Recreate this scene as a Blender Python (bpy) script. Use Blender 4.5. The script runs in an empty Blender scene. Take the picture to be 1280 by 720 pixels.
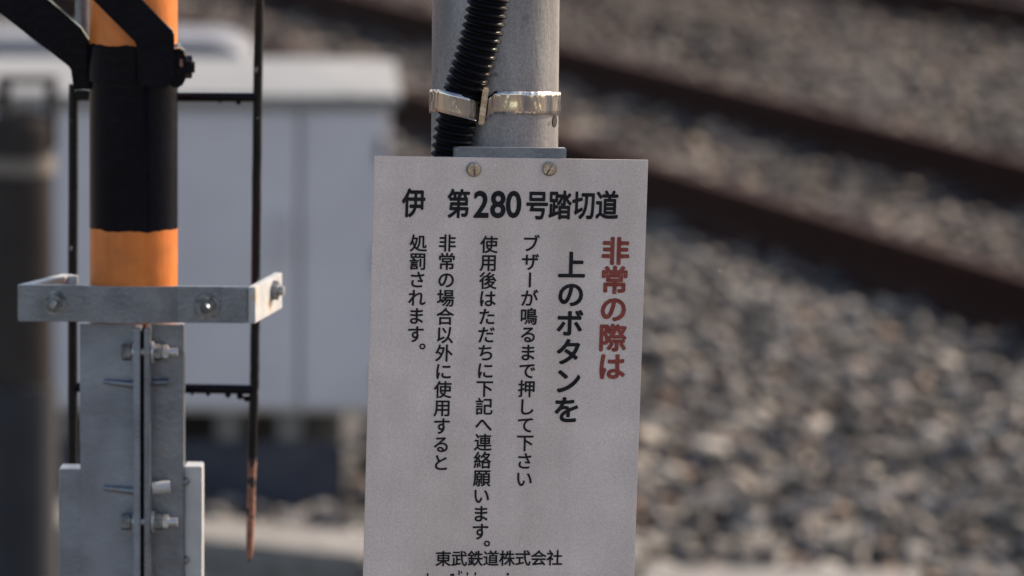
import bpy, bmesh, random
import numpy as np
from math import *
from mathutils import Vector, Matrix
random.seed(7); RNG = np.random.default_rng(7)
S = bpy.context.scene
COL = S.collection

# ------------------------------------------------------------------ camera
PITCH, ROLL, CAM_H, FPX = radians(7.5), radians(0.5), 1.79, 6400.0
F = Vector((0, cos(PITCH), -sin(PITCH)))
r0 = Vector((1, 0, 0)); u0 = Vector((0, sin(PITCH), cos(PITCH)))
R = cos(ROLL) * r0 + sin(ROLL) * u0
U = -sin(ROLL) * r0 + cos(ROLL) * u0
cam = bpy.data.cameras.new('camera'); cam_o = bpy.data.objects.new('camera', cam); COL.objects.link(cam_o)
M = Matrix((R, U, -F)).transposed().to_4x4(); M.translation = (0, 0, CAM_H)
cam_o.matrix_world = M
cam.sensor_width = 36; cam.lens = 180
cam.clip_start = 0.1; cam.clip_end = 2000
cam.dof.use_dof = True; cam.dof.focus_distance = 3.56
cam.dof.aperture_fstop = 7.7; cam.dof.aperture_blades = 9
S.camera = cam_o

# ------------------------------------------------------------------ sky, sun, exposure
SUN_EL, SUN_AZ = radians(35), radians(55)          # azimuth from +Y towards +X
w = bpy.data.worlds.new('World'); S.world = w; w.use_nodes = True
nt = w.node_tree; bg = nt.nodes['Background']
sky = nt.nodes.new('ShaderNodeTexSky'); sky.sky_type = 'NISHITA'; sky.sun_disc = False
sky.sun_elevation = SUN_EL; sky.sun_rotation = SUN_AZ; sky.dust_density = 2.0
nt.links.new(sky.outputs[0], bg.inputs[0]); bg.inputs[1].default_value = 0.145
sun = bpy.data.lights.new('sun', 'SUN'); sun.energy = 3.6; sun.angle = radians(0.5); sun.color = (1.0, 0.92, 0.82)
so = bpy.data.objects.new('sun', sun); COL.objects.link(so)
sd = Vector((sin(SUN_AZ) * cos(SUN_EL), cos(SUN_AZ) * cos(SUN_EL), sin(SUN_EL)))
so.rotation_euler = sd.to_track_quat('Z', 'Y').to_euler(); so.location = sd * 30
S.view_settings.view_transform = 'Standard'; S.view_settings.look = 'None'
S.view_settings.exposure = 0.9; S.view_settings.gamma = 1
S.view_settings.use_white_balance = True; S.view_settings.white_balance_temperature = 7600; S.view_settings.white_balance_tint = 12
S.cycles.use_denoising = True

def at(px, py, Y=None, z=None):
    d = F + R * ((px - 640) / FPX) + U * ((360 - py) / FPX)
    t = Y / d.y if Y is not None else (z - CAM_H) / d.z
    return Vector((0, 0, CAM_H)) + d * t

# ------------------------------------------------------------------ materials
def mat(name, c1, c2=None, scale=20, rough=0.6, metal=0.0, bump=0.0, bscale=80, stretch=None, c3=None, t3=0.6, s3=60,
        rvar=0.0, spec=None, detail=6, lo=.35, hi=.65, bdist=.001):
    m = bpy.data.materials.new(name); m.use_nodes = True
    n, l = m.node_tree.nodes, m.node_tree.links
    b = n['Principled BSDF']; b.inputs['Metallic'].default_value = metal; b.inputs['Roughness'].default_value = rough
    tc = n.new('ShaderNodeTexCoord'); mp = n.new('ShaderNodeMapping'); l.new(tc.outputs['Object'], mp.inputs[0])
    if stretch: mp.inputs['Scale'].default_value = stretch
    c2 = c2 or c1
    if spec is not None: b.inputs['Specular IOR Level'].default_value = spec
    ns = n.new('ShaderNodeTexNoise'); ns.inputs['Scale'].default_value = scale; ns.inputs['Detail'].default_value = detail
    l.new(mp.outputs[0], ns.inputs['Vector'])
    mr = n.new('ShaderNodeMapRange'); mr.inputs[1].default_value = lo; mr.inputs[2].default_value = hi
    l.new(ns.outputs[0], mr.inputs[0])
    mx = n.new('ShaderNodeMix'); mx.data_type = 'RGBA'; mx.inputs[6].default_value = (*c1, 1); mx.inputs[7].default_value = (*c2, 1)
    l.new(mr.outputs[0], mx.inputs[0]); out = mx.outputs[2]
    if c3:
        n3 = n.new('ShaderNodeTexNoise'); n3.inputs['Scale'].default_value = s3; n3.inputs['Detail'].default_value = 5
        l.new(tc.outputs['Object'], n3.inputs['Vector'])
        m3 = n.new('ShaderNodeMapRange'); m3.inputs[1].default_value = t3; m3.inputs[2].default_value = t3 + .07
        l.new(n3.outputs[0], m3.inputs[0])
        x3 = n.new('ShaderNodeMix'); x3.data_type = 'RGBA'; x3.inputs[7].default_value = (*c3, 1)
        l.new(m3.outputs[0], x3.inputs[0]); l.new(out, x3.inputs[6]); out = x3.outputs[2]
    l.new(out, b.inputs['Base Color'])
    if rvar:
        r = n.new('ShaderNodeMapRange'); r.inputs[3].default_value = max(.02, rough - rvar); r.inputs[4].default_value = min(1, rough + rvar)
        l.new(ns.outputs[0], r.inputs[0]); l.new(r.outputs[0], b.inputs['Roughness'])
    if bump:
        nb = n.new('ShaderNodeTexNoise'); nb.inputs['Scale'].default_value = bscale; nb.inputs['Detail'].default_value = 6
        l.new(mp.outputs[0], nb.inputs['Vector'])
        bp = n.new('ShaderNodeBump'); bp.inputs['Strength'].default_value = bump; bp.inputs['Distance'].default_value = bdist
        l.new(nb.outputs[0], bp.inputs['Height']); l.new(bp.outputs[0], b.inputs['Normal'])
    return m

GALV = mat('galvanised steel', (.145, .165, .205), (.215, .238, .28), 34, .34, .7, .35, 300, c3=(.22, .2, .19), t3=.64, s3=45, rvar=.12)
GALV2 = mat('pale galvanised plate', (.34, .355, .38), (.46, .475, .50), 30, .55, .3, .2, 200, c3=(.42, .33, .26), t3=.63, s3=30)
BOLT = mat('zinc bolt', (.30, .31, .33), (.55, .56, .58), 120, .35, .7, .3, 400)
BOLTD = mat('dulled bolt', (.09, .10, .11), (.28, .29, .31), 150, .4, .6, .3, 400)
POLE = mat('weathered steel pole', (.125, .123, .14), (.27, .267, .288), 30, .42, .4, .3, 420, stretch=(1, 1, .22), c3=(.13, .13, .145), t3=.62, s3=75, rvar=.1, lo=.3, hi=.62)
BLACK = mat('black paint', (.0012, .0018, .0048), (.002, .003, .008), 40, .2, 0, .25, 160, c3=(.012, .011, .011), t3=.70, s3=90, spec=.13)
CHIP = mat('chipped black paint', (.003, .0035, .005), (.008, .008, .010), 60, .35, 0, .6, 200, c3=(.42, .44, .45), t3=.69, s3=70, spec=.2)
ORANGE = mat('orange paint', (.54, .135, .022), (.64, .175, .032), 30, .38, 0, .3, 200, stretch=(3, 3, .5), c3=(.5, .15, .04), t3=.66, s3=60)
RUST = mat('rusty steel', (.20, .085, .055), (.34, .165, .12), 150, .85, 0, .8, 300, c3=(.02, .015, .015), t3=.54, s3=110)
STAIN = mat('stainless strap', (.30, .31, .36), (.78, .70, .60), 60, .10, 1, 1.0, 60, stretch=(1, 1, .2), rvar=.08, bdist=.003)
RUBBER = mat('black corrugated plastic', (.004, .004, .006), (.006, .006, .008), 60, .3, 0, .1, 300, spec=.06)
HOLE = mat('dark hole', (.004, .004, .004), rough=.9)
CABM = mat('grey cabinet paint', (.50, .48, .515), (.54, .52, .55), 4, .5, 0, .1, 60)
LIDM = mat('pale cabinet roof', (.18, .178, .179), (.215, .212, .211), 5, .5, 0, .1, 60)
CAB2 = mat('blue grey cabinet paint', (.13, .145, .18), (.16, .175, .21), 4, .8)
DARKC = mat('dark concrete and gap shade', (.03, .032, .045), (.055, .055, .07), 12, .9, 0, .4, 60)
PAD = mat('pale pad', (.13, .12, .11), (.2, .19, .18), 30, .8)
PAD2 = mat('tan latch', (.45, .42, .37), rough=.5)
CONC = mat('pale concrete', (.14, .134, .13), (.205, .197, .192), 14, .9, 0, .5, 120, c3=(.12, .11, .105), t3=.62, s3=18)
DPOST = mat('dark brown post', (.034, .029, .028), (.045, .039, .037), 10, .9, 0, .3, 60, spec=.02)
DPOSTB = mat('dark blue grey sleeve', (.015, .016, .022), (.022, .023, .03), 10, .9, 0, .3, 60)
RING = mat('dull tan ring', (.11, .09, .078), (.14, .116, .10), 20, .6)
RAILM = mat('rusty rail', (.022, .0085, .0065), (.042, .017, .013), 30, .8, 0, .5, 120, spec=.08)
SLEEP = mat('brown stained sleeper', (.10, .08, .07), (.2, .165, .145), 9, .9, 0, .6, 60, stretch=(1, 6, 1))
CLIPM = mat('rail clip steel', (.03, .03, .035), (.05, .05, .055), 40, .5, .3)
GROUND = mat('worn brown asphalt', (.085, .075, .068), (.13, .115, .105), 5, .95, 0, .6, 90)
BED = mat('ballast bed grit', (.05, .048, .047), (.12, .112, .108), 60, .95, 0, 1, 90, bdist=.01)
INK = mat('black lettering', (.010, .010, .014), (.018, .018, .022), 90, .6, spec=.12)
RED = mat('faded red lettering', (.19, .022, .014), (.25, .04, .028), 160, .55, c3=(.34, .15, .12), t3=.63, s3=420)
SIGN = mat('sign plate', (.53, .44, .415), (.63, .54, .515), 30, .5, .06, .12, 700, stretch=(1, 1, .14), c3=(.66, .60, .585), t3=.70, s3=260, rvar=.08, lo=.3, hi=.7)
# fine speckle grain on the sign
def grain(m, amt=.12, scale=1500):
    n, l = m.node_tree.nodes, m.node_tree.links; b = n['Principled BSDF']
    src = b.inputs['Base Color'].links[0].from_socket
    tc = n.new('ShaderNodeTexCoord'); ns = n.new('ShaderNodeTexNoise'); ns.inputs['Scale'].default_value = scale; ns.inputs['Detail'].default_value = 2
    l.new(tc.outputs['Object'], ns.inputs['Vector'])
    mr = n.new('ShaderNodeMapRange'); mr.inputs[1].default_value = .3; mr.inputs[2].default_value = .7
    mr.inputs[3].default_value = 1 - amt; mr.inputs[4].default_value = 1 + amt; l.new(ns.outputs[0], mr.inputs[0])
    vm = n.new('ShaderNodeVectorMath'); vm.operation = 'SCALE'; l.new(src, vm.inputs[0]); l.new(mr.outputs[0], vm.inputs['Scale'])
    l.new(vm.outputs[0], b.inputs['Base Color'])
grain(SIGN, .07, 30); grain(ORANGE, .18, 45); grain(CABM, .04, 7); grain(SIGN, .14, 1000); grain(POLE, .17, 480); grain(GALV, .08, 600)

TA = radians(18.55); TD = Vector((-sin(TA), cos(TA), 0)); TN = Vector((cos(TA), sin(TA), 0))   # along and across the tracks
T0 = Vector((.41, 15.49, 0)) - TN * .033 + TN * .566     # centre line of the near track
def stone_mat():
    m = bpy.data.materials.new('ballast stone'); m.use_nodes = True
    n, l = m.node_tree.nodes, m.node_tree.links; b = n['Principled BSDF']; b.inputs['Roughness'].default_value = .85
    g = n.new('ShaderNodeNewGeometry'); oi = n.new('ShaderNodeObjectInfo')
    a = n.new('ShaderNodeMath'); a.operation = 'ADD'; l.new(g.outputs['Random Per Island'], a.inputs[0]); l.new(oi.outputs['Random'], a.inputs[1])
    f = n.new('ShaderNodeMath'); f.operation = 'FRACT'; l.new(a.outputs[0], f.inputs[0])
    cr = n.new('ShaderNodeValToRGB'); l.new(f.outputs[0], cr.inputs[0])
    cols = [(0, (.022, .023, .03)), (.13, (.055, .057, .07)), (.27, (.125, .115, .108)), (.40, (.20, .178, .158)), (.52, (.075, .076, .088)),
            (.64, (.29, .25, .222)), (.75, (.16, .158, .165)), (.84, (.05, .046, .046)), (.90, (.26, .165, .115)), (.94, (.46, .425, .385))]
    e = cr.color_ramp; e.interpolation = 'CONSTANT'
    while len(e.elements) < len(cols): e.elements.new(.5)
    for k, (p, c) in enumerate(cols): e.elements[k].position = p; e.elements[k].color = (*c, 1)
    tc = n.new('ShaderNodeTexCoord'); ns = n.new('ShaderNodeTexNoise'); ns.inputs['Scale'].default_value = 45
    l.new(tc.outputs['Object'], ns.inputs['Vector'])
    mr = n.new('ShaderNodeMapRange'); mr.inputs[3].default_value = .50; mr.inputs[4].default_value = .92; l.new(ns.outputs[0], mr.inputs[0])
    vm = n.new('ShaderNodeVectorMath'); vm.operation = 'SCALE'; l.new(cr.outputs[0], vm.inputs[0]); l.new(mr.outputs[0], vm.inputs['Scale'])
    # brake dust browns stones around the rails; a second factor darkens them farther along
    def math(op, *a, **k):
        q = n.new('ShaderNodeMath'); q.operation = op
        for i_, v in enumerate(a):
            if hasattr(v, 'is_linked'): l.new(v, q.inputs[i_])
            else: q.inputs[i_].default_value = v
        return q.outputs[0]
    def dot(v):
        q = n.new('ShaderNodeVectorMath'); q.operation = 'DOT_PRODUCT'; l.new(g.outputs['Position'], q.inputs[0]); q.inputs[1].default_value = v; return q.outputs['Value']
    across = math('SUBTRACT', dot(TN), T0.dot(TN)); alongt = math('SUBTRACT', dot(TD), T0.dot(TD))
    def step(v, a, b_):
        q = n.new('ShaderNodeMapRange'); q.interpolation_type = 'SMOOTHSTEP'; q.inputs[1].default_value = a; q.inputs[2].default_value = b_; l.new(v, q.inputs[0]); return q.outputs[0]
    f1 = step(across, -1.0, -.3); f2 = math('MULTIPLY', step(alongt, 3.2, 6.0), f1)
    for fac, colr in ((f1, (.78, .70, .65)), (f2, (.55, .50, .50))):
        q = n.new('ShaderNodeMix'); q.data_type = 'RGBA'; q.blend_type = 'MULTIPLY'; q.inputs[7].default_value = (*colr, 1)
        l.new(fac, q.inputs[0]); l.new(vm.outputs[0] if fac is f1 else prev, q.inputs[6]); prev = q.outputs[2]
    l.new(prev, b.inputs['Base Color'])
    return m
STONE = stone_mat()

# ------------------------------------------------------------------ mesh helpers
def tag(o, label=None, cat=None, group=None, kind=None):
    for k, v in (('label', label), ('category', cat), ('group', group), ('kind', kind)):
        if v: o[k] = v
    return o
def empty(name, loc, label, cat, group=None):
    o = bpy.data.objects.new(name, None); o.empty_display_size = .05; o.location = loc; COL.objects.link(o)
    return tag(o, label, cat, group)
class MB:
    def __init__(s, xf=None): s.v = []; s.f = []; s.xf = xf
    def add(s, vs, fs):
        k = len(s.v)
        s.v += [s.xf @ Vector(v) if s.xf else Vector(v) for v in vs]
        s.f += [tuple(i + k for i in f) for f in fs]; return s
    def box(s, a, b):
        x0, y0, z0 = a; x1, y1, z1 = b
        return s.add([(x0, y0, z0), (x1, y0, z0), (x1, y1, z0), (x0, y1, z0), (x0, y0, z1), (x1, y0, z1), (x1, y1, z1), (x0, y1, z1)],
                     [(0, 3, 2, 1), (4, 5, 6, 7), (0, 1, 5, 4), (1, 2, 6, 5), (2, 3, 7, 6), (3, 0, 4, 7)])
    def prism(s, pts, off):      # polygon (3D points) extruded by off
        off = Vector(off); n = len(pts); a = [Vector(p) for p in pts]
        return s.add(a + [p + off for p in a], [tuple(range(n)), tuple(range(2 * n - 1, n - 1, -1))] + [((i + 1) % n, i, n + i, n + (i + 1) % n) for i in range(n)])
    def rings(s, rings, caps=True):
        n = len(rings[0]); vs = [p for r in rings for p in r]; fs = []
        for k in range(len(rings) - 1):
            for i in range(n):
                j = (i + 1) % n
                fs.append((k * n + i, k * n + j, (k + 1) * n + j, (k + 1) * n + i))
        if caps: fs += [tuple(range(n - 1, -1, -1)), tuple(range((len(rings) - 1) * n, len(rings) * n))]
        return s.add(vs, fs)
    def tube(s, pts, rad, n=16, caps=True, ph=0):
        pts = [Vector(p) for p in pts]; rs = rad if hasattr(rad, '__len__') else [rad] * len(pts); out = []
        ref = None
        for i, p in enumerate(pts):
            d = (pts[min(i + 1, len(pts) - 1)] - pts[max(i - 1, 0)]).normalized()
            if ref is None: ref = Vector((0, 1, 0)) if abs(d.y) < .9 else Vector((1, 0, 0))
            a = d.cross(ref).normalized(); b = d.cross(a)
            out.append([p + rs[i] * (cos(t) * a + sin(t) * b) for t in [2 * pi * (k + ph) / n for k in range(n)]])
        return s.rings(out, caps)
def obj(name, mb, m, parent=None, bevel=0, smooth=False, kind=None):
    off = Vector((0, 0, 0)); p = parent
    while p: off += p.location; p = p.parent
    me = bpy.data.meshes.new(name); me.from_pydata([v - off for v in mb.v], [], mb.f); me.update()
    bm = bmesh.new(); bm.from_mesh(me); bmesh.ops.recalc_face_normals(bm, faces=bm.faces)
    if bevel: bmesh.ops.bevel(bm, geom=[e for e in bm.edges if len(e.link_faces) == 2 and e.calc_face_angle(0) > .6], offset=bevel, segments=2, affect='EDGES', clamp_overlap=True)
    if smooth:
        for f in bm.faces: f.smooth = True
        for e in bm.edges:
            if len(e.link_faces) == 2 and e.calc_face_angle(0) > .7: e.smooth = False
    bm.to_mesh(me); bm.free(); me.materials.append(m)
    o = bpy.data.objects.new(name, me); COL.objects.link(o); o.parent = parent
    if kind: o['kind'] = kind
    return o

# ------------------------------------------------------------------ ground
g = MB().add([(-300, -40, -.045), (300, -40, -.045), (300, 500, -.045), (-300, 500, -.045)], [(0, 1, 2, 3)])
obj('ground', g, GROUND, kind='structure')

GA = .566

def hgt(x, y):
    return .012 * sin(5.1 * x + 1.3 * y) + .010 * sin(3.7 * y - 2.2 * x + 1) + .006 * sin(11 * x + 9 * y)
nx, ny = 90, 120
vs = []; fs = []
for j in range(ny + 1):
    for i in range(nx + 1):
        x = -7 + 14 * i / nx; y = 8.3 + 42 * (j / ny) ** 1.3
        vs.append((x, y, -.03 + hgt(x, y)))
for j in range(ny):
    for i in range(nx):
        k = j * (nx + 1) + i; fs.append((k, k + 1, k + nx + 2, k + nx + 1))
# leave the strip in front of the cable trough without ballast
TR = [Vector((-1.75, 10.12)), Vector((.2346, 9.075)), Vector((.74, 9.03))]      # back edge of the trough
def front_of_trough(x, y, m=0.0):
    if x > .78: return False
    a, b = (TR[0], TR[1]) if x < TR[1].x else (TR[1], TR[2])
    return y < a.y + (b.y - a.y) * (x - a.x) / (b.x - a.x) + m
fs = [f for f in fs if not all(front_of_trough(vs[i][0], vs[i][1], -.12) for i in f)]
bed = obj('ballast', MB().add(vs, fs), BED, kind='structure', smooth=True)

# stone shapes
def hull(seed):
    rr = random.Random(seed); bm = bmesh.new()
    for _ in range(12):
        v = Vector((rr.gauss(0, 1), rr.gauss(0, 1), rr.gauss(0, 1))).normalized() * rr.uniform(.85, 1.1)
        bm.verts.new((v.x * 1.05, v.y * .85, v.z * .68))
    r = bmesh.ops.convex_hull(bm, input=bm.verts[:])
    for v in [v for v in bm.verts if not v.link_faces]: bm.verts.remove(v)
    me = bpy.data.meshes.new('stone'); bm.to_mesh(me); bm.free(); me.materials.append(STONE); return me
SH = [hull(i) for i in range(14)]
RL = [-GA, GA, 3.8 - GA, 3.8 + GA]
pos = []
y = 8.45
while y < 27:
    st = .043 if y < 14 else (.048 if y < 19 else .06)
    hw = .1 * y + .55
    x = -hw
    while x < hw:
        px_, py_ = x + random.uniform(-.5, .5) * st, y + random.uniform(-.5, .5) * st
        x += st
        if front_of_trough(px_, py_, .03): continue
        if -1.75 < px_ < -.31 and 10.18 < py_ < 12.1: continue
        q = Vector((px_, py_, 0)) - T0; s_ = q.dot(TN); t_ = q.dot(TD)
        if min(abs(s_ - r) for r in RL) < .075: continue
        sl = ((t_ / .6) % 1.0)
        on_sl = (abs(s_) < 1.02 or abs(s_ - 3.8) < 1.02) and (sl < .19 or sl > .81)
        if on_sl and random.random() < .45: continue
        sz = random.uniform(.017, .040) * (1.0 if y < 19 else 1.35)
        if random.random() < .06: sz *= 1.35
        z = hgt(px_, py_) + random.uniform(-.034, .012) + (.012 if on_sl else 0)
        if abs(s_) > 1.2 and s_ < 0: z += .01 * sin(px_ * 7) + random.choice((0, 0, .018))
        pos.append((px_, py_, z, sz))
    y += st
def scr(p):
    d = Vector(p) - Vector((0, 0, CAM_H)); k = FPX / d.dot(F); return 640 + k * d.dot(R), 360 - k * d.dot(U)
vis = []
for i, p in enumerate(pos):
    if p[1] > 11: break
    sx, sy = scr(p[:3])
    if (812 < sx < 1275 or 335 < sx < 448) and 0 < sy < 716: vis.append((-p[3] / p[1], i))
vis = sorted(vis)[:300]; near = {i for _, i in vis}
for i in sorted(near):
    p = pos[i]; o = bpy.data.objects.new('stone', SH[i % 14]); o.location = p[:3]
    o.rotation_euler = (random.uniform(-.5, .5), random.uniform(-.5, .5), random.uniform(0, 6.28)); o.scale = (p[3],) * 3
    COL.objects.link(o); o.parent = bed
V = []; Fc = []; base = 0
tv = []
for me in SH:
    a = np.array([v.co[:] for v in me.vertices]); f = np.array([p.vertices[:] for p in me.polygons]); tv.append((a, f))
for i, p in enumerate(pos):
    if i in near: continue
    a, f = tv[i % 14]; th = random.uniform(0, 6.28); ti = random.uniform(-.5, .5)
    c, s_ = cos(th), sin(th); ct, st_ = cos(ti), sin(ti)
    Rm = np.array([[c, -s_, 0], [s_, c, 0], [0, 0, 1]]) @ np.array([[1, 0, 0], [0, ct, -st_], [0, st_, ct]])
    V.append(a @ Rm.T * p[3] + np.array(p[:3])); Fc.append(f + base); base += len(a)
V = np.concatenate(V); Fc = np.concatenate(Fc)
me = bpy.data.meshes.new('stone')
me.vertices.add(len(V)); me.vertices.foreach_set('co', V.astype(np.float32).ravel())
me.loops.add(Fc.size); me.loops.foreach_set('vertex_index', Fc.astype(np.int32).ravel())
me.polygons.add(len(Fc)); me.polygons.foreach_set('loop_start', np.arange(0, Fc.size, 3, dtype=np.int32))
me.polygons.foreach_set('loop_total', np.full(len(Fc), 3, dtype=np.int32)); me.update(calc_edges=True)
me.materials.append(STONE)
so_ = bpy.data.objects.new('stone', me); COL.objects.link(so_); so_.parent = bed; so_['kind'] = 'stuff'

# ------------------------------------------------------------------ tracks
PROF = [(-.0635, 0), (.0635, 0), (.0635, .012), (.02, .026), (.008, .036), (.008, .108), (.0325, .118), (.0325, .148), (.027, .153), (-.027, .153), (-.0325, .148), (-.0325, .118), (-.008, .108), (-.008, .036), (-.02, .026), (-.0635, .012)]
ZA = Vector((0, 0, 1))
slm = clm = None
def track(off, label, t0, t1):
    global slm, clm
    c = T0 + TN * off
    root = empty('railway_track', c, label, 'railway track', 'railway tracks running diagonally behind the sign')
    for sgn in (-1, 1):
        pts = [c + TN * (sgn * GA + a) + ZA * z + TD * t0 for a, z in PROF]
        obj('rail', MB().prism(pts, TD * (t1 - t0)), RAILM, root)
    if slm is None:
        b = MB().box((-1.0, -.1, -.13), (1.0, .1, .0)); o = obj('sleeper', b, SLEEP, None, bevel=.008); slm = o.data; bpy.data.objects.remove(o)
        b = MB().rings([[(-.03, -.04, 0), (.03, -.04, 0), (.03, .04, 0), (-.03, .04, 0)], [(-.032, -.03, .022), (.026, -.035, .02), (.026, .035, .02), (-.032, .03, .022)],
                        [(-.02, -.014, .024), (.012, -.014, .024), (.012, .014, .024), (-.02, .014, .024)], [(-.016, -.01, .045), (.008, -.01, .045), (.008, .01, .045), (-.016, .01, .045)]])
        o = obj('rail_clip', b, CLIPM); clm = o.data; bpy.data.objects.remove(o)
    k = ceil(t0 / .6)
    while k * .6 < t1:
        s = bpy.data.objects.new('sleeper', slm); s.location = TD * (k * .6) + ZA * -.002; s.rotation_euler.z = TA; COL.objects.link(s); s.parent = root
        for sg, e in ((-1, -1), (-1, 1), (1, -1), (1, 1)):
            q = bpy.data.objects.new('rail_clip', clm); q.location = (sg * GA + e * .098, 0, .002); q.rotation_euler.z = 0 if e > 0 else pi; COL.objects.link(q); q.parent = s
        k += 1
    return root
track(0, 'nearer railway track, two rusty brown rails running diagonally towards the pale cabinet', -7.5, 14)
track(3.8, 'farther railway track, showing only as a dark rail band in the top right corner', -7, 16)

# ------------------------------------------------------------------ cable trough
tr = empty('cable_trough', (.23, 9.0, 0), 'pale concrete cable trough with flat lids running along the front edge of the ballast', 'cable trough')
def trough(a, b, n, first):
    d = (b - a); L = d.length; d = d / L; nrm = Vector((d.y, -d.x))       # towards the camera
    body = MB()
    def q(t, s, z): p = a + d * t + nrm * s; return (p.x, p.y, z)
    body.prism([q(0, .012, -.05), q(0, .208, -.05), q(0, .208, .055), q(0, .012, .055)], Vector((d.x, d.y, 0)) * L)
    obj('trough_body', body, CONC, tr)
    for k in range(n):
        t0, t1 = L * k / n + .004, L * (k + 1) / n - .004
        z = .1 + random.uniform(-.003, .003)
        obj('lid', MB().prism([q(t0, 0, .057), q(t0, .22, .057), q(t0, .22, z), q(t0, 0, z)], Vector((d.x, d.y, 0)) * (t1 - t0)), CONC, tr, bevel=.006)
trough(TR[0], TR[1], 5, 0); trough(TR[1] + Vector((.004, -.002)), TR[2], 1, 0)

# ------------------------------------------------------------------ cabinets
def rotz(c, a): return Matrix.Translation(c) @ Matrix.Rotation(a, 4, 'Z') @ Matrix.Translation(-Vector(c))
c0 = Vector((-.24, 10.2, 0)); X = rotz(c0, radians(2.2))
cab = empty('relay_cabinet', (-.85, 10.6, 0), 'large pale grey trackside cabinet with a flat lit lid, standing behind the black guard rods', 'cabinet')
W0, W1, D0, D1, ZB, ZT = -1.42, -.245, 10.2, 10.99, .187, .812
obj('body', MB(X).box((W0, D0 + .02, ZB), (W1, D1, ZT)), CABM, cab, bevel=.008)
xs = at(375, 300, 10.2).x
for a, b in ((W0 + .012, (W0 + xs) / 2 - .004), ((W0 + xs) / 2 + .004, xs - .003), (xs + .003, W1 - .012)):
    dd = obj('door', MB(X).box((a, D0, ZB + .012), (b, D0 + .018, ZT - .012)), CABM, cab, bevel=.006)
obj('handle', MB(X).box((xs - .05, D0 - .02, .5), (xs - .035, D0 - .002, .6)), CABM, dd, bevel=.003)
obj('latch', MB().tube([at(440, 124, 10.19) + Vector((0, .02, 0)), at(440, 124, 10.19) - Vector((0, .006, 0))], .014, 16), PAD2, cab)
for zz in (.26, .5, .72):
    obj('hinge', MB(X).box((W1 - .028, D0 - .008, zz - .03), (W1 - .015, D0 - .0005, zz + .03)), CAB2, cab, bevel=.002)
lid = MB(X); o_ = .02
lid.add([(W0 - o_, D0 - o_, ZT + .001), (W1 + o_, D0 - o_, ZT + .001), (W1 + o_, D1 + o_, ZT + .001), (W0 - o_, D1 + o_, ZT + .001),
         (W0 - o_, D0 - o_, ZT + .022), (W1 + o_, D0 - o_, ZT + .022), (W1 + o_, D1 + o_, ZT + .022), (W0 - o_, D1 + o_, ZT + .022),
         (W0 + .12, D0 + .3, ZT + .034), (W1 - .12, D0 + .3, ZT + .034), (W1 - .16, D1 - .1, ZT + .036), (W0 + .12, D1 - .1, ZT + .036)],
        [(0, 3, 2, 1), (0, 1, 5, 4), (1, 2, 6, 5), (2, 3, 7, 6), (3, 0, 4, 7), (4, 5, 9, 8), (5, 6, 10, 9), (6, 7, 11, 10), (7, 4, 8, 11), (8, 9, 10, 11)])
obj('roof', lid, LIDM, cab, bevel=.004)
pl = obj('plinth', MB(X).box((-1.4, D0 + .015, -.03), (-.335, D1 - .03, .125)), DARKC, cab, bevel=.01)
for fx in (-1.3, -.9, at(285, 520, 10.2).x, at(362, 520, 10.2).x):
    for fy in (D0 + .06, D1 - .1):
        obj('foot', MB(X).box((fx - .026, fy - .03, .127), (fx + .026, fy + .03, .186)), PAD, cab, bevel=.004)

c1 = at(300, 50, 11.75)
cab2 = empty('relay_cabinet', (-1.1, 11.95, 0), 'blue grey cabinet with rounded shoulders just showing over the large pale cabinet', 'cabinet')
prof = []; wA, wB, zt = -1.62, c1.x + .02, c1.z
for k in range(9):
    a = pi / 2 * k / 8; prof.append((wB - .10 + .10 * cos(a), zt - .07 + .07 * sin(a)))
for k in range(9):
    a = pi / 2 + pi / 2 * k / 8; prof.append((wA + .10 + .10 * cos(a), zt - .07 + .07 * sin(a)))
prof += [(wA, .1), (wB, .1)]
obj('body', MB().prism([(x, 11.72, z) for x, z in prof], (0, .4, 0)), CAB2, cab2, bevel=.004, smooth=True)
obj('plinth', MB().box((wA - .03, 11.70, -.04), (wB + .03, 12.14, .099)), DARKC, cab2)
obj('door', MB().box((wA + .06, 11.702, .14), (wB - .06, 11.7185, zt - .1)), CAB2, cab2, bevel=.004)

# ------------------------------------------------------------------ dark post at the left edge
YP = 8.5; pc = at(26, 300, YP); zr = lambda py: at(26, py, YP).z; k_ = FPX / (YP * 1.0)
post = empty('marker_post', (pc.x, YP, 0), 'dark brown round post with tan ring and square hoop, left of the pale cabinet', 'post')
rp = 42 / FPX * YP
def cyl(c, y, z0, z1, r, n=32, r1=None): return MB().tube([(c, y, z0), (c, y, z1)], [r, r if r1 is None else r1], n)
obj('shaft', cyl(pc.x, YP, zr(478), zr(165), rp * .96), DPOST, post, smooth=True)
dome = MB().tube([(pc.x, YP, zr(165) + .0005), (pc.x, YP, zr(152)), (pc.x, YP, zr(144)), (pc.x, YP, zr(139)), (pc.x, YP, zr(137))], [rp, rp * .95, rp * .75, rp * .45, rp * .1], 32)
obj('cap', dome, DPOST, post, smooth=True)
obj('ring', cyl(pc.x, YP, zr(217), zr(194), rp * 1.03), RING, post, bevel=.002, smooth=True)
obj('sleeve', cyl(pc.x - .002, YP, -.04, zr(480), rp * 1.14), DPOSTB, post, smooth=True)
hp = MB(); ht = .011
a, b = at(0, 95, YP), at(68, 140, YP)
hp.box((a.x - .004, YP - .012, b.z), (a.x + ht * 1.5, YP + .012, a.z)); hp.box((b.x - ht * 1.2, YP - .012, b.z - .06), (b.x + .004, YP + .012, a.z))
hp.box((a.x + ht * 1.5, YP - .0115, a.z - ht * 1.2), (b.x - ht * 1.2, YP + .0115, a.z - .0003))
obj('hoop', hp, DPOST, post)

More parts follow.
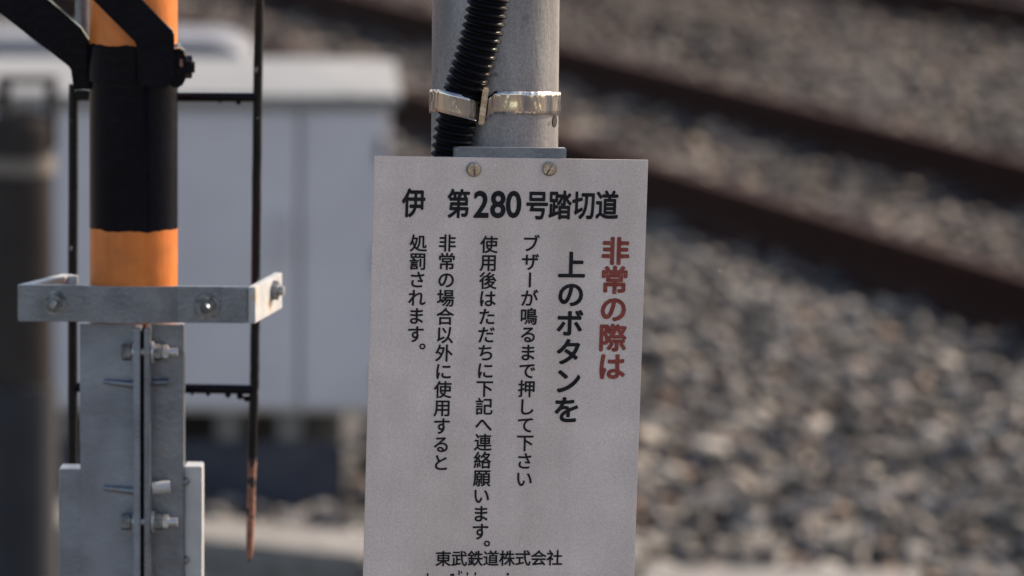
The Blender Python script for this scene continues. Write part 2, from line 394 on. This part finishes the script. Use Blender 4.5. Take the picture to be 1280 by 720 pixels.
# ------------------------------------------------------------------ sign post (steel pole)
YS = 3.59; pr = .0447; pcx = at(619, 100, YS).x; zs = lambda py, Y=YS - .0447: at(619, py, Y).z
sp = empty('steel_pole', (pcx, YS, -.045), 'round weathered grey steel pole rising behind the notice plate', 'pole')
pm = MB()
obj('shaft', MB().tube([(pcx, YS, z) for z in np.linspace(-.045, 1.9, 24)], pr, 96), POLE, sp, smooth=True)
# small dark hole with its rim near the foot of the visible pole
hx = at(693.5, 156, 3.55); ang = asin(min(.999, (hx.x - pcx) / pr)); hn = Vector((sin(ang), -cos(ang), 0))
hc = Vector((pcx, YS, hx.z)) + hn * pr
obj('cable_hole', MB().tube([hc - hn * .004, hc + hn * .0004], .0042, 20), HOLE, sp)

# ------------------------------------------------------------------ notice sign
PSI, PHI = radians(8.7), radians(1.25)
SU = Matrix.Rotation(PSI, 3, 'Z') @ Vector((cos(PHI), 0, -sin(PHI)))
SV = Matrix.Rotation(PSI, 3, 'Z') @ Vector((-sin(PHI), 0, -cos(PHI)))
SN = SU.cross(SV) * 1.0      # away from or towards camera
if SN.y > 0: SN = -SN        # SN points to the camera
TL = at(468, 195, 3.5); KS = 1790.7
def sgn(u, v, h=0.0): return TL + SU * (u / KS) + SV * (v / KS) + SN * h        # u, v in sign units of 1/1790 m
def inv(x, y):               # photo position to sign units
    e1 = Vector((342, 5)) / 342 * 342 / 342; a, b, c, d = 342 / 342, -14 / 525, 5 / 342, 1.0
    dx, dy = x - 468, y - 195; det = a * d - b * c
    return ((d * dx - b * dy) / det, (a * dy - c * dx) / det)
sign = empty('notice_sign', sgn(171, 660, -.001), 'brushed grey metal notice plate with black and red Japanese lettering, fixed to the steel pole', 'sign')
def sbox(u0, v0, u1, v1, h0, h1): return MB().prism([sgn(u0, v0, h0), sgn(u1, v0, h0), sgn(u1, v1, h0), sgn(u0, v1, h0)], SN * (h1 - h0))
obj('plate', sbox(0, 0, 342.5, 660, -.0016, 0), SIGN, sign, bevel=.0003)
SM = Matrix((SU, -SV, SN)).transposed().to_4x4()
def screw(x, y, rot):
    u, v = inv(x, y); c = sgn(u, v, 0)
    s = obj('screw', MB().tube([c + SN * .0001, c + SN * .0013, c + SN * .0016], [.0051, .0051, .0046], 28), BOLTD, sign, smooth=True)
    s2 = MB(); r = .0044
    for sg in (-1, 1):
        pts = []
        for k in range(13):
            t = -pi / 2 + pi * k / 12; t = max(min(t, pi / 2 - .13), -pi / 2 + .13)
            q = (r * cos(t) * sg, r * sin(t)); a = rot; q = (q[0] * cos(a) - q[1] * sin(a), q[0] * sin(a) + q[1] * cos(a))
            pts.append(c + SU * q[0] - SV * q[1] + SN * .0016)
        s2.prism(pts, SN * .0009)
    obj('slotted_head', s2, BOLTR, s, bevel=.0002)
BOLTR = mat('brown tinged screw head', (.36, .25, .16), (.62, .50, .40), 200, .28, .75, .4, 500)
screw(591.5, 211.5, .1); screw(686, 210.5, -.5)

dg = None
GC = {}
def glyph(ch, off):
    if (ch, off) in GC: return GC[(ch, off)]
    c = bpy.data.curves.new('glyph', 'FONT'); c.body = ch; c.size = 1; c.resolution_u = 4
    o = bpy.data.objects.new('glyph', c); COL.objects.link(o); bpy.context.view_layer.update()
    m = o.evaluated_get(bpy.context.evaluated_depsgraph_get()).to_mesh()
    r = ([v.co.copy() for v in m.vertices], [tuple(p.vertices) for p in m.polygons])
    bpy.data.objects.remove(o); bpy.data.curves.remove(c); GC[(ch, off)] = r; return r
HZ = [.00035]
def put(mb, ch, x, y, w, h, off, latin=False, rot=False):
    vs, fs = glyph(ch, off); u, v = inv(x, y); out = []
    cx, cy = (.25, .345) if latin else (.5, .38)
    n = 8 if off > .004 else 0                      # strokes thickened by shifted copies, each a hair above the last
    for q in range(n + 1):
        dx, dy = (off * cos(2 * pi * q / 8), off * sin(2 * pi * q / 8)) if q else (0, 0)
        out = []
        for p in vs:
            a, b = p.x - cx + dx, p.y - cy + dy
            if rot: a, b = b, -a
            out.append(sgn(u + a * w, v - b * h, HZ[0] + q * 4e-6))
        mb.add(out, fs)
def col(name, text, x0, y0, x1, y1, w, h, off, m):
    mb = MB(); n = len(text.replace('。', '')) - 1
    for i, ch in enumerate(text):
        x = x0 + (x1 - x0) * i / n; y = y0 + (y1 - y0) * i / n
        if ch == '。': put(mb, ch, x + w * .72, y - h * .60, w, h, off)
        elif ch == 'ー': put(mb, ch, x, y, w, h, off, rot=True)
        else: put(mb, ch, x, y, w, h, off)
    HZ[0] += .000004
    return obj(name, mb, m, sign)
mb = MB()
for ch, x, y in (('伊', 517, 253), ('第', 572.8, 254), ('号', 671, 256), ('踏', 699.8, 256), ('切', 729.5, 256), ('道', 758.8, 256)):
    put(mb, ch, x, y, 29.5, 37.5, .026)
for ch, x in (('2', 601), ('8', 622), ('0', 641.5)): put(mb, ch, x, 255, 40, 46, .024, latin=True)
obj('heading_lettering', mb, INK, sign)
o = col('lettering', '非常の際は', 769.8, 313.5, 765.6, 458.5, 36, 36, .033, RED); o['label'] = 'faded red lettering down the right side'
col('lettering', '上のボタンを', 715, 331, 709.4, 512.5, 35.5, 35.5, .028, INK)
col('lettering', 'ブザーが鳴るまで押して下さい', 663.4, 304, 656, 599.5, 22.6, 22.6, .018, INK)
col('lettering', '使用後はただちに下記へ連絡願います。', 611, 305, 601, 665.5, 22.6, 22.6, .018, INK)
col('lettering', '非常の場合以外に使用すると', 558.8, 303, 551, 577.8, 22.6, 22.6, .018, INK)
col('lettering', '処罰されます。', 522.8, 303, 519.4, 416.5, 22.6, 22.6, .018, INK)
mb = MB()
for i, ch in enumerate('東武鉄道株式会社'): put(mb, ch, 554.6 + i * 20.05, 699.2 + i * .1, 20.6, 20.6, .018)
obj('company_lettering', mb, INK, sign)
mb = MB()        # only the very tops of the next line reach into the picture
for x, y, w_, h_ in ((535, 719.5, 2, 4), (566, 720, 5, 3), (574.5, 717.5, 1.8, 6), (577.5, 717, 1.5, 3), (585, 719, 2, 4), (595, 719, 2, 4), (636, 720, 3, 3)):
    u, v = inv(x, y); mb.add([sgn(u - w_ / 2, v - h_ / 2, .00035), sgn(u + w_ / 2, v - h_ / 2, .00035), sgn(u + w_ / 2, v + h_ / 2, .00035), sgn(u - w_ / 2, v + h_ / 2, .00035)], [(0, 1, 2, 3)])
obj('bottom_lettering', mb, INK, sign)
# bracket between plate and pole (belongs to the pole)
br = MB().prism([sgn(100, -11.5, -.0022), sgn(240, -12.5, -.0022), sgn(240, 40, -.0022), sgn(100, 40, -.0022)], SN * -.0085)
obj('mounting_plate', br, GALV, sp, bevel=.0006)
obj('spacer', MB().box((pcx - .012, YS - pr - .018, zs(240)), (pcx + .03, YS - pr + .004, zs(200))), GALV, sp)

# ------------------------------------------------------------------ corrugated conduit
ctl = [(640, -120), (623, -60), (611, 0), (605, 30), (597.5, 60), (589.5, 85), (580.5, 112), (573, 140), (568, 165), (564, 195), (561, 230), (559, 280)]
def cY(px):
    dx = at(px, 100, 3.545).x - pcx; return YS - sqrt(max(1e-6, (pr + .0135) ** 2 - dx * dx))
cp = [at(x, y, cY(x)) for x, y in ctl]
def spline(P, n):
    out = []
    for i in range(len(P) - 1):
        p0, p1, p2, p3 = P[max(i - 1, 0)], P[i], P[i + 1], P[min(i + 2, len(P) - 1)]
        for k in range(n):
            t = k / n; out.append(.5 * ((2 * p1) + (p2 - p0) * t + (2 * p0 - 5 * p1 + 4 * p2 - p3) * t * t + (3 * p1 - p0 - 3 * p2 + p3) * t ** 3))
    return out + [P[-1]]
sm = spline(cp, 30)
L = [0]
for a, b in zip(sm, sm[1:]): L.append(L[-1] + (b - a).length)
def along(s):
    k = min(max(np.searchsorted(L, s) - 1, 0), len(sm) - 2); return sm[k].lerp(sm[k + 1], (s - L[k]) / max(1e-9, L[k + 1] - L[k]))
pts = []; rad = []; s = 0
while s < L[-1] - .006:
    for f, r in ((0, .0122), (.12, .0122), (.40, .0143), (.60, .0149), (.72, .0146), (.90, .0124)): pts.append(along(s + f * .0057)); rad.append(r)
    s += .0057
con = obj('corrugated_conduit', MB().tube(pts, rad, 40), RUBBER)
tag(con, 'black corrugated conduit curving down the front of the steel pole behind the plate', 'conduit')

# ------------------------------------------------------------------ stainless strap
zb = at(697, 129, YS).z; cc = None
for a in sm:
    if cc is None or abs(a.z - zb - .006) < abs(cc.z - zb): cc = a
pts2 = []
for k in range(180):
    t = 2 * pi * k / 180; pts2.append((pcx + (pr + .0004) * cos(t), YS + (pr + .0004) * sin(t), 0)); pts2.append((cc.x + .0147 * cos(t), cc.y + .0147 * sin(t), 1))
def hull2(P):
    P = sorted(P); 
    def half(P):
        h = []
        for p in P:
            while len(h) > 1 and (h[-1][0] - h[-2][0]) * (p[1] - h[-2][1]) - (h[-1][1] - h[-2][1]) * (p[0] - h[-2][0]) <= 0: h.pop()
            h.append(p)
        return h
    a = half(P); b = half(P[::-1]); return a[:-1] + b[:-1]
H3 = []
A0 = Vector((cc.x - pcx, cc.y - YS)); N3 = 300
rr_ = []
for k in range(N3):
    t = 2 * pi * k / N3; dv = Vector((cos(t), sin(t))); bq = A0.dot(dv); disc = bq * bq - A0.length_squared + .0149 ** 2
    rr_.append(max(pr + .0004, bq + sqrt(disc)) if disc > 0 and bq > 0 else pr + .0004)
rr_ = [max(rr_[k], (rr_[k - 1] + rr_[k] + rr_[(k + 1) % N3]) / 3) for k in range(N3)]
H3 = [(pcx + rr_[k] * cos(2 * pi * k / N3), YS + rr_[k] * sin(2 * pi * k / N3)) for k in range(N3)]
cen = Vector((pcx, YS)); mb = MB(); nr = len(H3); rows = 7; rr = random.Random(3)
kn = [rr.uniform(-1, 1) for _ in range(400)]
vs = []
for j in range(rows):
    fz = j / (rows - 1)
    for i, (x, y) in enumerate(H3):
        d = (Vector((x, y)) - cen).normalized()
        front = max(0, 1 - ((x - cc.x) / .024) ** 2) if y < YS else 0
        dz = .10 * (YS - y) - .0026 * min(1, front * 1.5)
        tilt = -.25 * (x - cc.x) * min(1, front * 1.5)
        cr_ = .00028 * (kn[(i // 2 * 7 + j // 3) % 400] * 1.3 if x > cc.x + .017 or x < cc.x - .018 else kn[(i // 2 * 7) % 400] * .8)
        vs.append((x + d.x * (cr_ + .0006), y + d.y * (cr_ + .0006), zb - .0078 + .0156 * fz + dz + tilt))
fs = [(j * nr + i, j * nr + (i + 1) % nr, (j + 1) * nr + (i + 1) % nr, (j + 1) * nr + i) for j in range(rows - 1) for i in range(nr)]
stp = empty('hose_clamp', (cc.x, cc.y - .016, zb), 'shiny stainless steel strap binding the black conduit to the steel pole', 'clamp')
so2 = obj('strap', MB().add(vs, fs), STAIN, stp, smooth=True)
md = so2.modifiers.new('thickness', 'SOLIDIFY'); md.thickness = .0005; md.offset = 1
bx = at(604.5, 132, cc.y - .009)
bk = MB(Matrix.Translation(bx) @ Matrix.Rotation(radians(7), 4, 'Y')).box((-.0021, -.010, -.0125), (.0021, .012, .0125))
obj('buckle', bk, BOLTR, stp, bevel=.0006)

# ------------------------------------------------------------------ crossing gate post, orange and black
YG = 3.9; gx = at(167, 200, YG).x; gr = .0338; zg = lambda py, Y=YG - .0338: at(167, py, Y).z
gp = empty('crossing_post', (gx, YG, zg(420)), 'orange and black banded round post carrying black diagonal bars, above a galvanised bracket', 'post')
def band(z0, z1, m, name, r=gr):
    n = 64; ra = []; 
    for z, wob in ((z0, 1), (z1, 1)):
        ra.append([(gx + r * cos(2 * pi * k / n), YG + r * sin(2 * pi * k / n), z + (.0006 * sin(k * .7 + z * 90) + .0004 * sin(k * 1.9)) * wob) for k in range(n)])
    return obj(name, MB().rings(ra), m, gp, smooth=True)
z57, z290 = zg(58), zg(290)
band(zg(420), z290 + .001, ORANGE, 'orange_band', gr - .0002)
band(z290, z57, BLACK, 'black_band', gr)
band(z57 - .001, 1.75, ORANGE, 'orange_band', gr - .0002)
cl = band(zg(104), zg(60), BLACK, 'collar', gr + .0022)
def ppoly(P, Y, dY): return MB().prism([at(x, y, Y) for x, y in P], (0, dY, 0))
YB = YG - gr - .012
obj('diagonal_bar', ppoly([(217, 40), (219, 98), (208, 110), (172, 108), (170, 54), (51, -65), (113, -65)], YB, .008), BLACK, gp, bevel=.0012)
obj('diagonal_bar', ppoly([(-60, -29), (88, 85), (92, 112), (113, 112), (113, 54), (101, 35), (0, -53)], YG - .005, .01), BLACK, gp, bevel=.0012)
ear = obj('clamp_ear', ppoly([(214, 62), (228, 60), (232, 72), (231, 100), (226, 110), (212, 110)], YG - gr - .002, .02), BLACK, gp, bevel=.0015)
def hexnut(c, ax, r, t, m, parent, name='nut'): return obj(name, MB().tube([c - ax * t / 2, c + ax * t / 2], r, 6), m, parent, bevel=.0006)
ex = Vector((1, 0, 0))
bc = at(236, 84, YG - gr + .006)
b1 = obj('bolt', MB().tube([bc - ex * .014, bc + ex * .0045], .0042, 14), CHIP, gp)
hexnut(bc - ex * .0005, ex, .0088, .006, BLACK, b1); 
obj('washer', MB().tube([bc - ex * .0062, bc - ex * .0042], .0105, 20), RUST, b1)
hexnut(at(222, 92, YG - gr - .004), Vector((0, 1, 0)), .007, .005, BLACK, b1)
obj('grey_pipe', MB().tube([at(104, -60, 3.99), at(104, 52, 3.99)], .0062, 20), GALV, gp, smooth=True)
obj('welded_lug', ppoly([(93, 112), (112, 113), (112, 124), (96, 126)], YG + .03, .012), CHIP, gp, bevel=.001)

# ------------------------------------------------------------------ guard ladder behind the post
YL = 4.0
gl = empty('guard_frame', at(200, 480, YL), 'thin black painted rod frame with two rungs behind the orange and black post', 'guard frame')
def rod(P, r, m, name, n=12, parent=gl): 
    q = [at(x, y, YL) for x, y in P]; q2 = []
    for a, b in zip(q, q[1:]):
        for k in range(8): q2.append(a.lerp(b, k / 8) + Vector((random.uniform(-1, 1), 0, 0)) * .00018)
    q2.append(q[-1]); return obj(name, MB().tube(q2, r, n), m, parent, smooth=True)
rod([(92, 105), (91, 350), (91, 640)], .0039, CHIP, 'upright')
rod([(325, -60), (322, 120), (319, 400), (318, 480), (315, 572)], .0037, CHIP, 'upright')
q = [at(x, y, YL) for x, y in ((315.2, 572), (314.5, 600), (313.5, 640), (312.5, 675), (312, 692), (311.5, 702))]
obj('rusty_tip', MB().tube(q, [.0036, .0032, .0034, .0030, .0026, .0008], 12), RUST, gl, smooth=True)['label'] = 'bare rusty lower end of the rod'
rod([(92, 120), (200, 121), (321, 121.5)], .0037, BLACK, 'rung')
rod([(92, 484), (200, 485), (318, 487)], .0039, BLACK, 'rung')
dr = MB()
for x, y, r in ((298, 128, .0022), (275, 126, .0012), (260, 492, .002), (285, 494, .0026), (300, 496, .003), (309, 499, .0034), (240, 491, .0014)):
    c = at(x, y, YL); dr.tube([c + Vector((0, 0, .003)), c + Vector((0, 0, .001)), c - Vector((0, 0, .0012)), c - Vector((0, 0, .0022))], [r * .6, r, r * .8, r * .2], 10)
obj('paint_drips', dr, BLACK, gl, smooth=True)

# ------------------------------------------------------------------ galvanised bracket and column
gb = empty('galvanised_column', (at(164, 500, 3.87).x, 3.88, -.045), 'galvanised steel column of two bolted angles with a strap bracket clamped under the orange band', 'column')
YF = YG - gr - .014
zt_, zb_ = at(167, 357.5, YF).z, at(167, 403, YF).z
x0, x1 = at(22, 380, YF).x, at(310, 380, YF).x; xa, xb = at(103, 380, YF).x, at(222, 380, YF).x
path = [(x0, YF)]
for k in range(13):
    t = k / 12; path.append((xa + (xb - xa) * t, YF - .0065 * sin(pi * t) ** .7))
path.append((x1, YF)); th = .005
poly = [(x, y) for x, y in path] + [(x, y + th) for x, y in path[::-1]]
obj('front_strap', MB().prism([(x, y, zb_) for x, y in poly], (0, 0, zt_ - zb_)), GALV, gb, bevel=.0007)
lx = at(277, 380, YF).x
obj('lap_plate', MB().box((lx, YF - .0028, zb_ + .0006), (x1 - .0006, YF - .0003, zt_ - .0006)), GALV, gb, bevel=.0005)
# side legs
def leg(xf, dx, dep, name='side_leg', m=GALV2, t=.006, zo=0, y0=0):
    a = Vector((xf, YF + y0, 0)); d = Vector((dx, dep, 0)); n = Vector((d.y, -d.x, 0)).normalized() * t
    P = [a, a + d, a + d + n, a + n]
    return obj(name, MB().prism([(p.x, p.y, zb_ + zo) for p in P], (0, 0, zt_ - zb_)), m, gb, bevel=.0006)
leg(x1 + .0004 - .0008, .0165, .088)
leg(x0 + .0004 + .0005, .027, .064, t=.010, y0=.0052)
obj('strap_end', MB().box((at(86, 350, YF + .06).x, YF + .055, zb_), (at(97, 350, YF + .06).x, YF + .063, zt_)), GALV2, gb, bevel=.0006)
rb = at(345, 363, YF + .055); ax = Vector((.98, -.19, 0)).normalized()
b2 = obj('bolt', MB().tube([rb - ax * .01, rb + ax * .0062], .0038, 14), BOLT, gb)
hexnut(rb - ax * .001, ax, .0078, .006, BOLTD, b2)
obj('washer', MB().tube([rb - ax * .0058, rb - ax * .0042], .0092, 20), BOLTD, b2)
ey = Vector((0, -1, 0))
for x, y, r in ((68, 378, .0072), (258, 383, .0080)):
    c = at(x, y, YF)
    b3 = obj('bolt', MB().tube([c + ey * .002, c + ey * .0135, c + ey * .016], [r * .5, r * .5, r * .3], 16), BOLTD, gb, smooth=True)
    obj('washer', MB().tube([c + ey * .0003, c + ey * .002], r * 1.25, 24), BOLTD, b3)
    hexnut(c + ey * .0058, ey, r, .0070, BOLTD, b3)
# two angles
YC = YG - .035
def cxs(px): return at(px, 560, YC).x
Zt = at(140, 405, YC).z; Z0 = -.045
def vbox(a, b, ya, yb, top, m, name, bev=.0007): return obj(name, MB().box((cxs(a), ya, Z0), (cxs(b), yb, top)), m, gb, bevel=bev)
GALVL = mat('brushed galvanised flange', (.17, .197, .245), (.25, .282, .34), 25, .38, .6, .3, 300, rvar=.1)
an = obj('angle', MB().prism([(cxs(100), YC, Z0), (cxs(100), YC + .005, Z0), (cxs(178), YC + .005, Z0), (cxs(178), YC - .024, Z0), (cxs(169.5), YC - .024, Z0), (cxs(169.5), YC, Z0)], (0, 0, Zt - Z0)), GALVL, gb, bevel=.0006)
an2 = obj('angle', MB().prism([(cxs(229.5), YC, Z0), (cxs(229.5), YC + .02, Z0), (cxs(183), YC + .02, Z0), (cxs(183), YC - .024, Z0), (cxs(190), YC - .024, Z0), (cxs(190), YC, Z0)][::-1], (0, 0, Zt - Z0)), GALV, gb, bevel=.0006)
vbox(178.4, 182.6, YC + .001, YC + .012, Zt - .002, DARKC, 'gap_shade_strip', 0)  # added dark strip standing in for the shaded open gap between the angles
for side, a, b, top in ((0, 73, 100.5, at(85, 588, YC).z), (1, 229.8, 252, at(240, 585, YC).z)):
    vbox(a, b, YC + .006, YC + .03, top, GALVL if side == 0 else GALV2, 'side_plate')
for py in (440, 652):
    c = at(158, py, YC - .013)
    s3 = obj('bolt', MB().tube([c, Vector((at(222, py, YC - .013).x, c.y, c.z))], .0034, 14), BOLT, gb, smooth=True)
    hexnut(c, ex, .0068, .0072, BOLTD, s3, 'head'); obj('washer', MB().tube([c + ex * .0052, c + ex * .0068], .0085, 20), BOLT, s3)
    obj('washer', MB().tube([Vector((cxs(191), c.y, c.z)), Vector((cxs(194), c.y, c.z))], .0085, 20), BOLT, s3)
    hexnut(Vector((cxs(199), c.y, c.z)), ex, .0068, .0062, BOLTD, s3)
    hexnut(Vector((cxs(208.5), c.y, c.z)), ex, .0062, .0045, BOLT, s3)
c = at(186, 610, YC - .012)
s4 = obj('bolt', MB().tube([Vector((cxs(191), c.y, c.z)), Vector((cxs(214), c.y + .002, c.z + .001))], .0048, 14), GALV2, gb, smooth=True)
for py in (479, 612):
    a, b = at(130, py - 2, YC - .003), at(169, py + 2, YC - .003)
    obj('weld_bead', MB().tube([a, a.lerp(b, .5), b], [.0018, .0026, .003], 10), GALV, gb, smooth=True)
a, b = at(191, 478, YC - .003), at(210, 478, YC - .003); obj('weld_bead', MB().tube([a, b], .0026, 10), GALV, gb, smooth=True)
for py in (602, 700):
    c = at(232, py, YC + .004); obj('rivet', MB().tube([c + Vector((0, .004, 0)), c, c - Vector((0, .003, 0))], [.003, .003, .0015], 14), GALV, gb, smooth=True)
print('stones', len(pos))
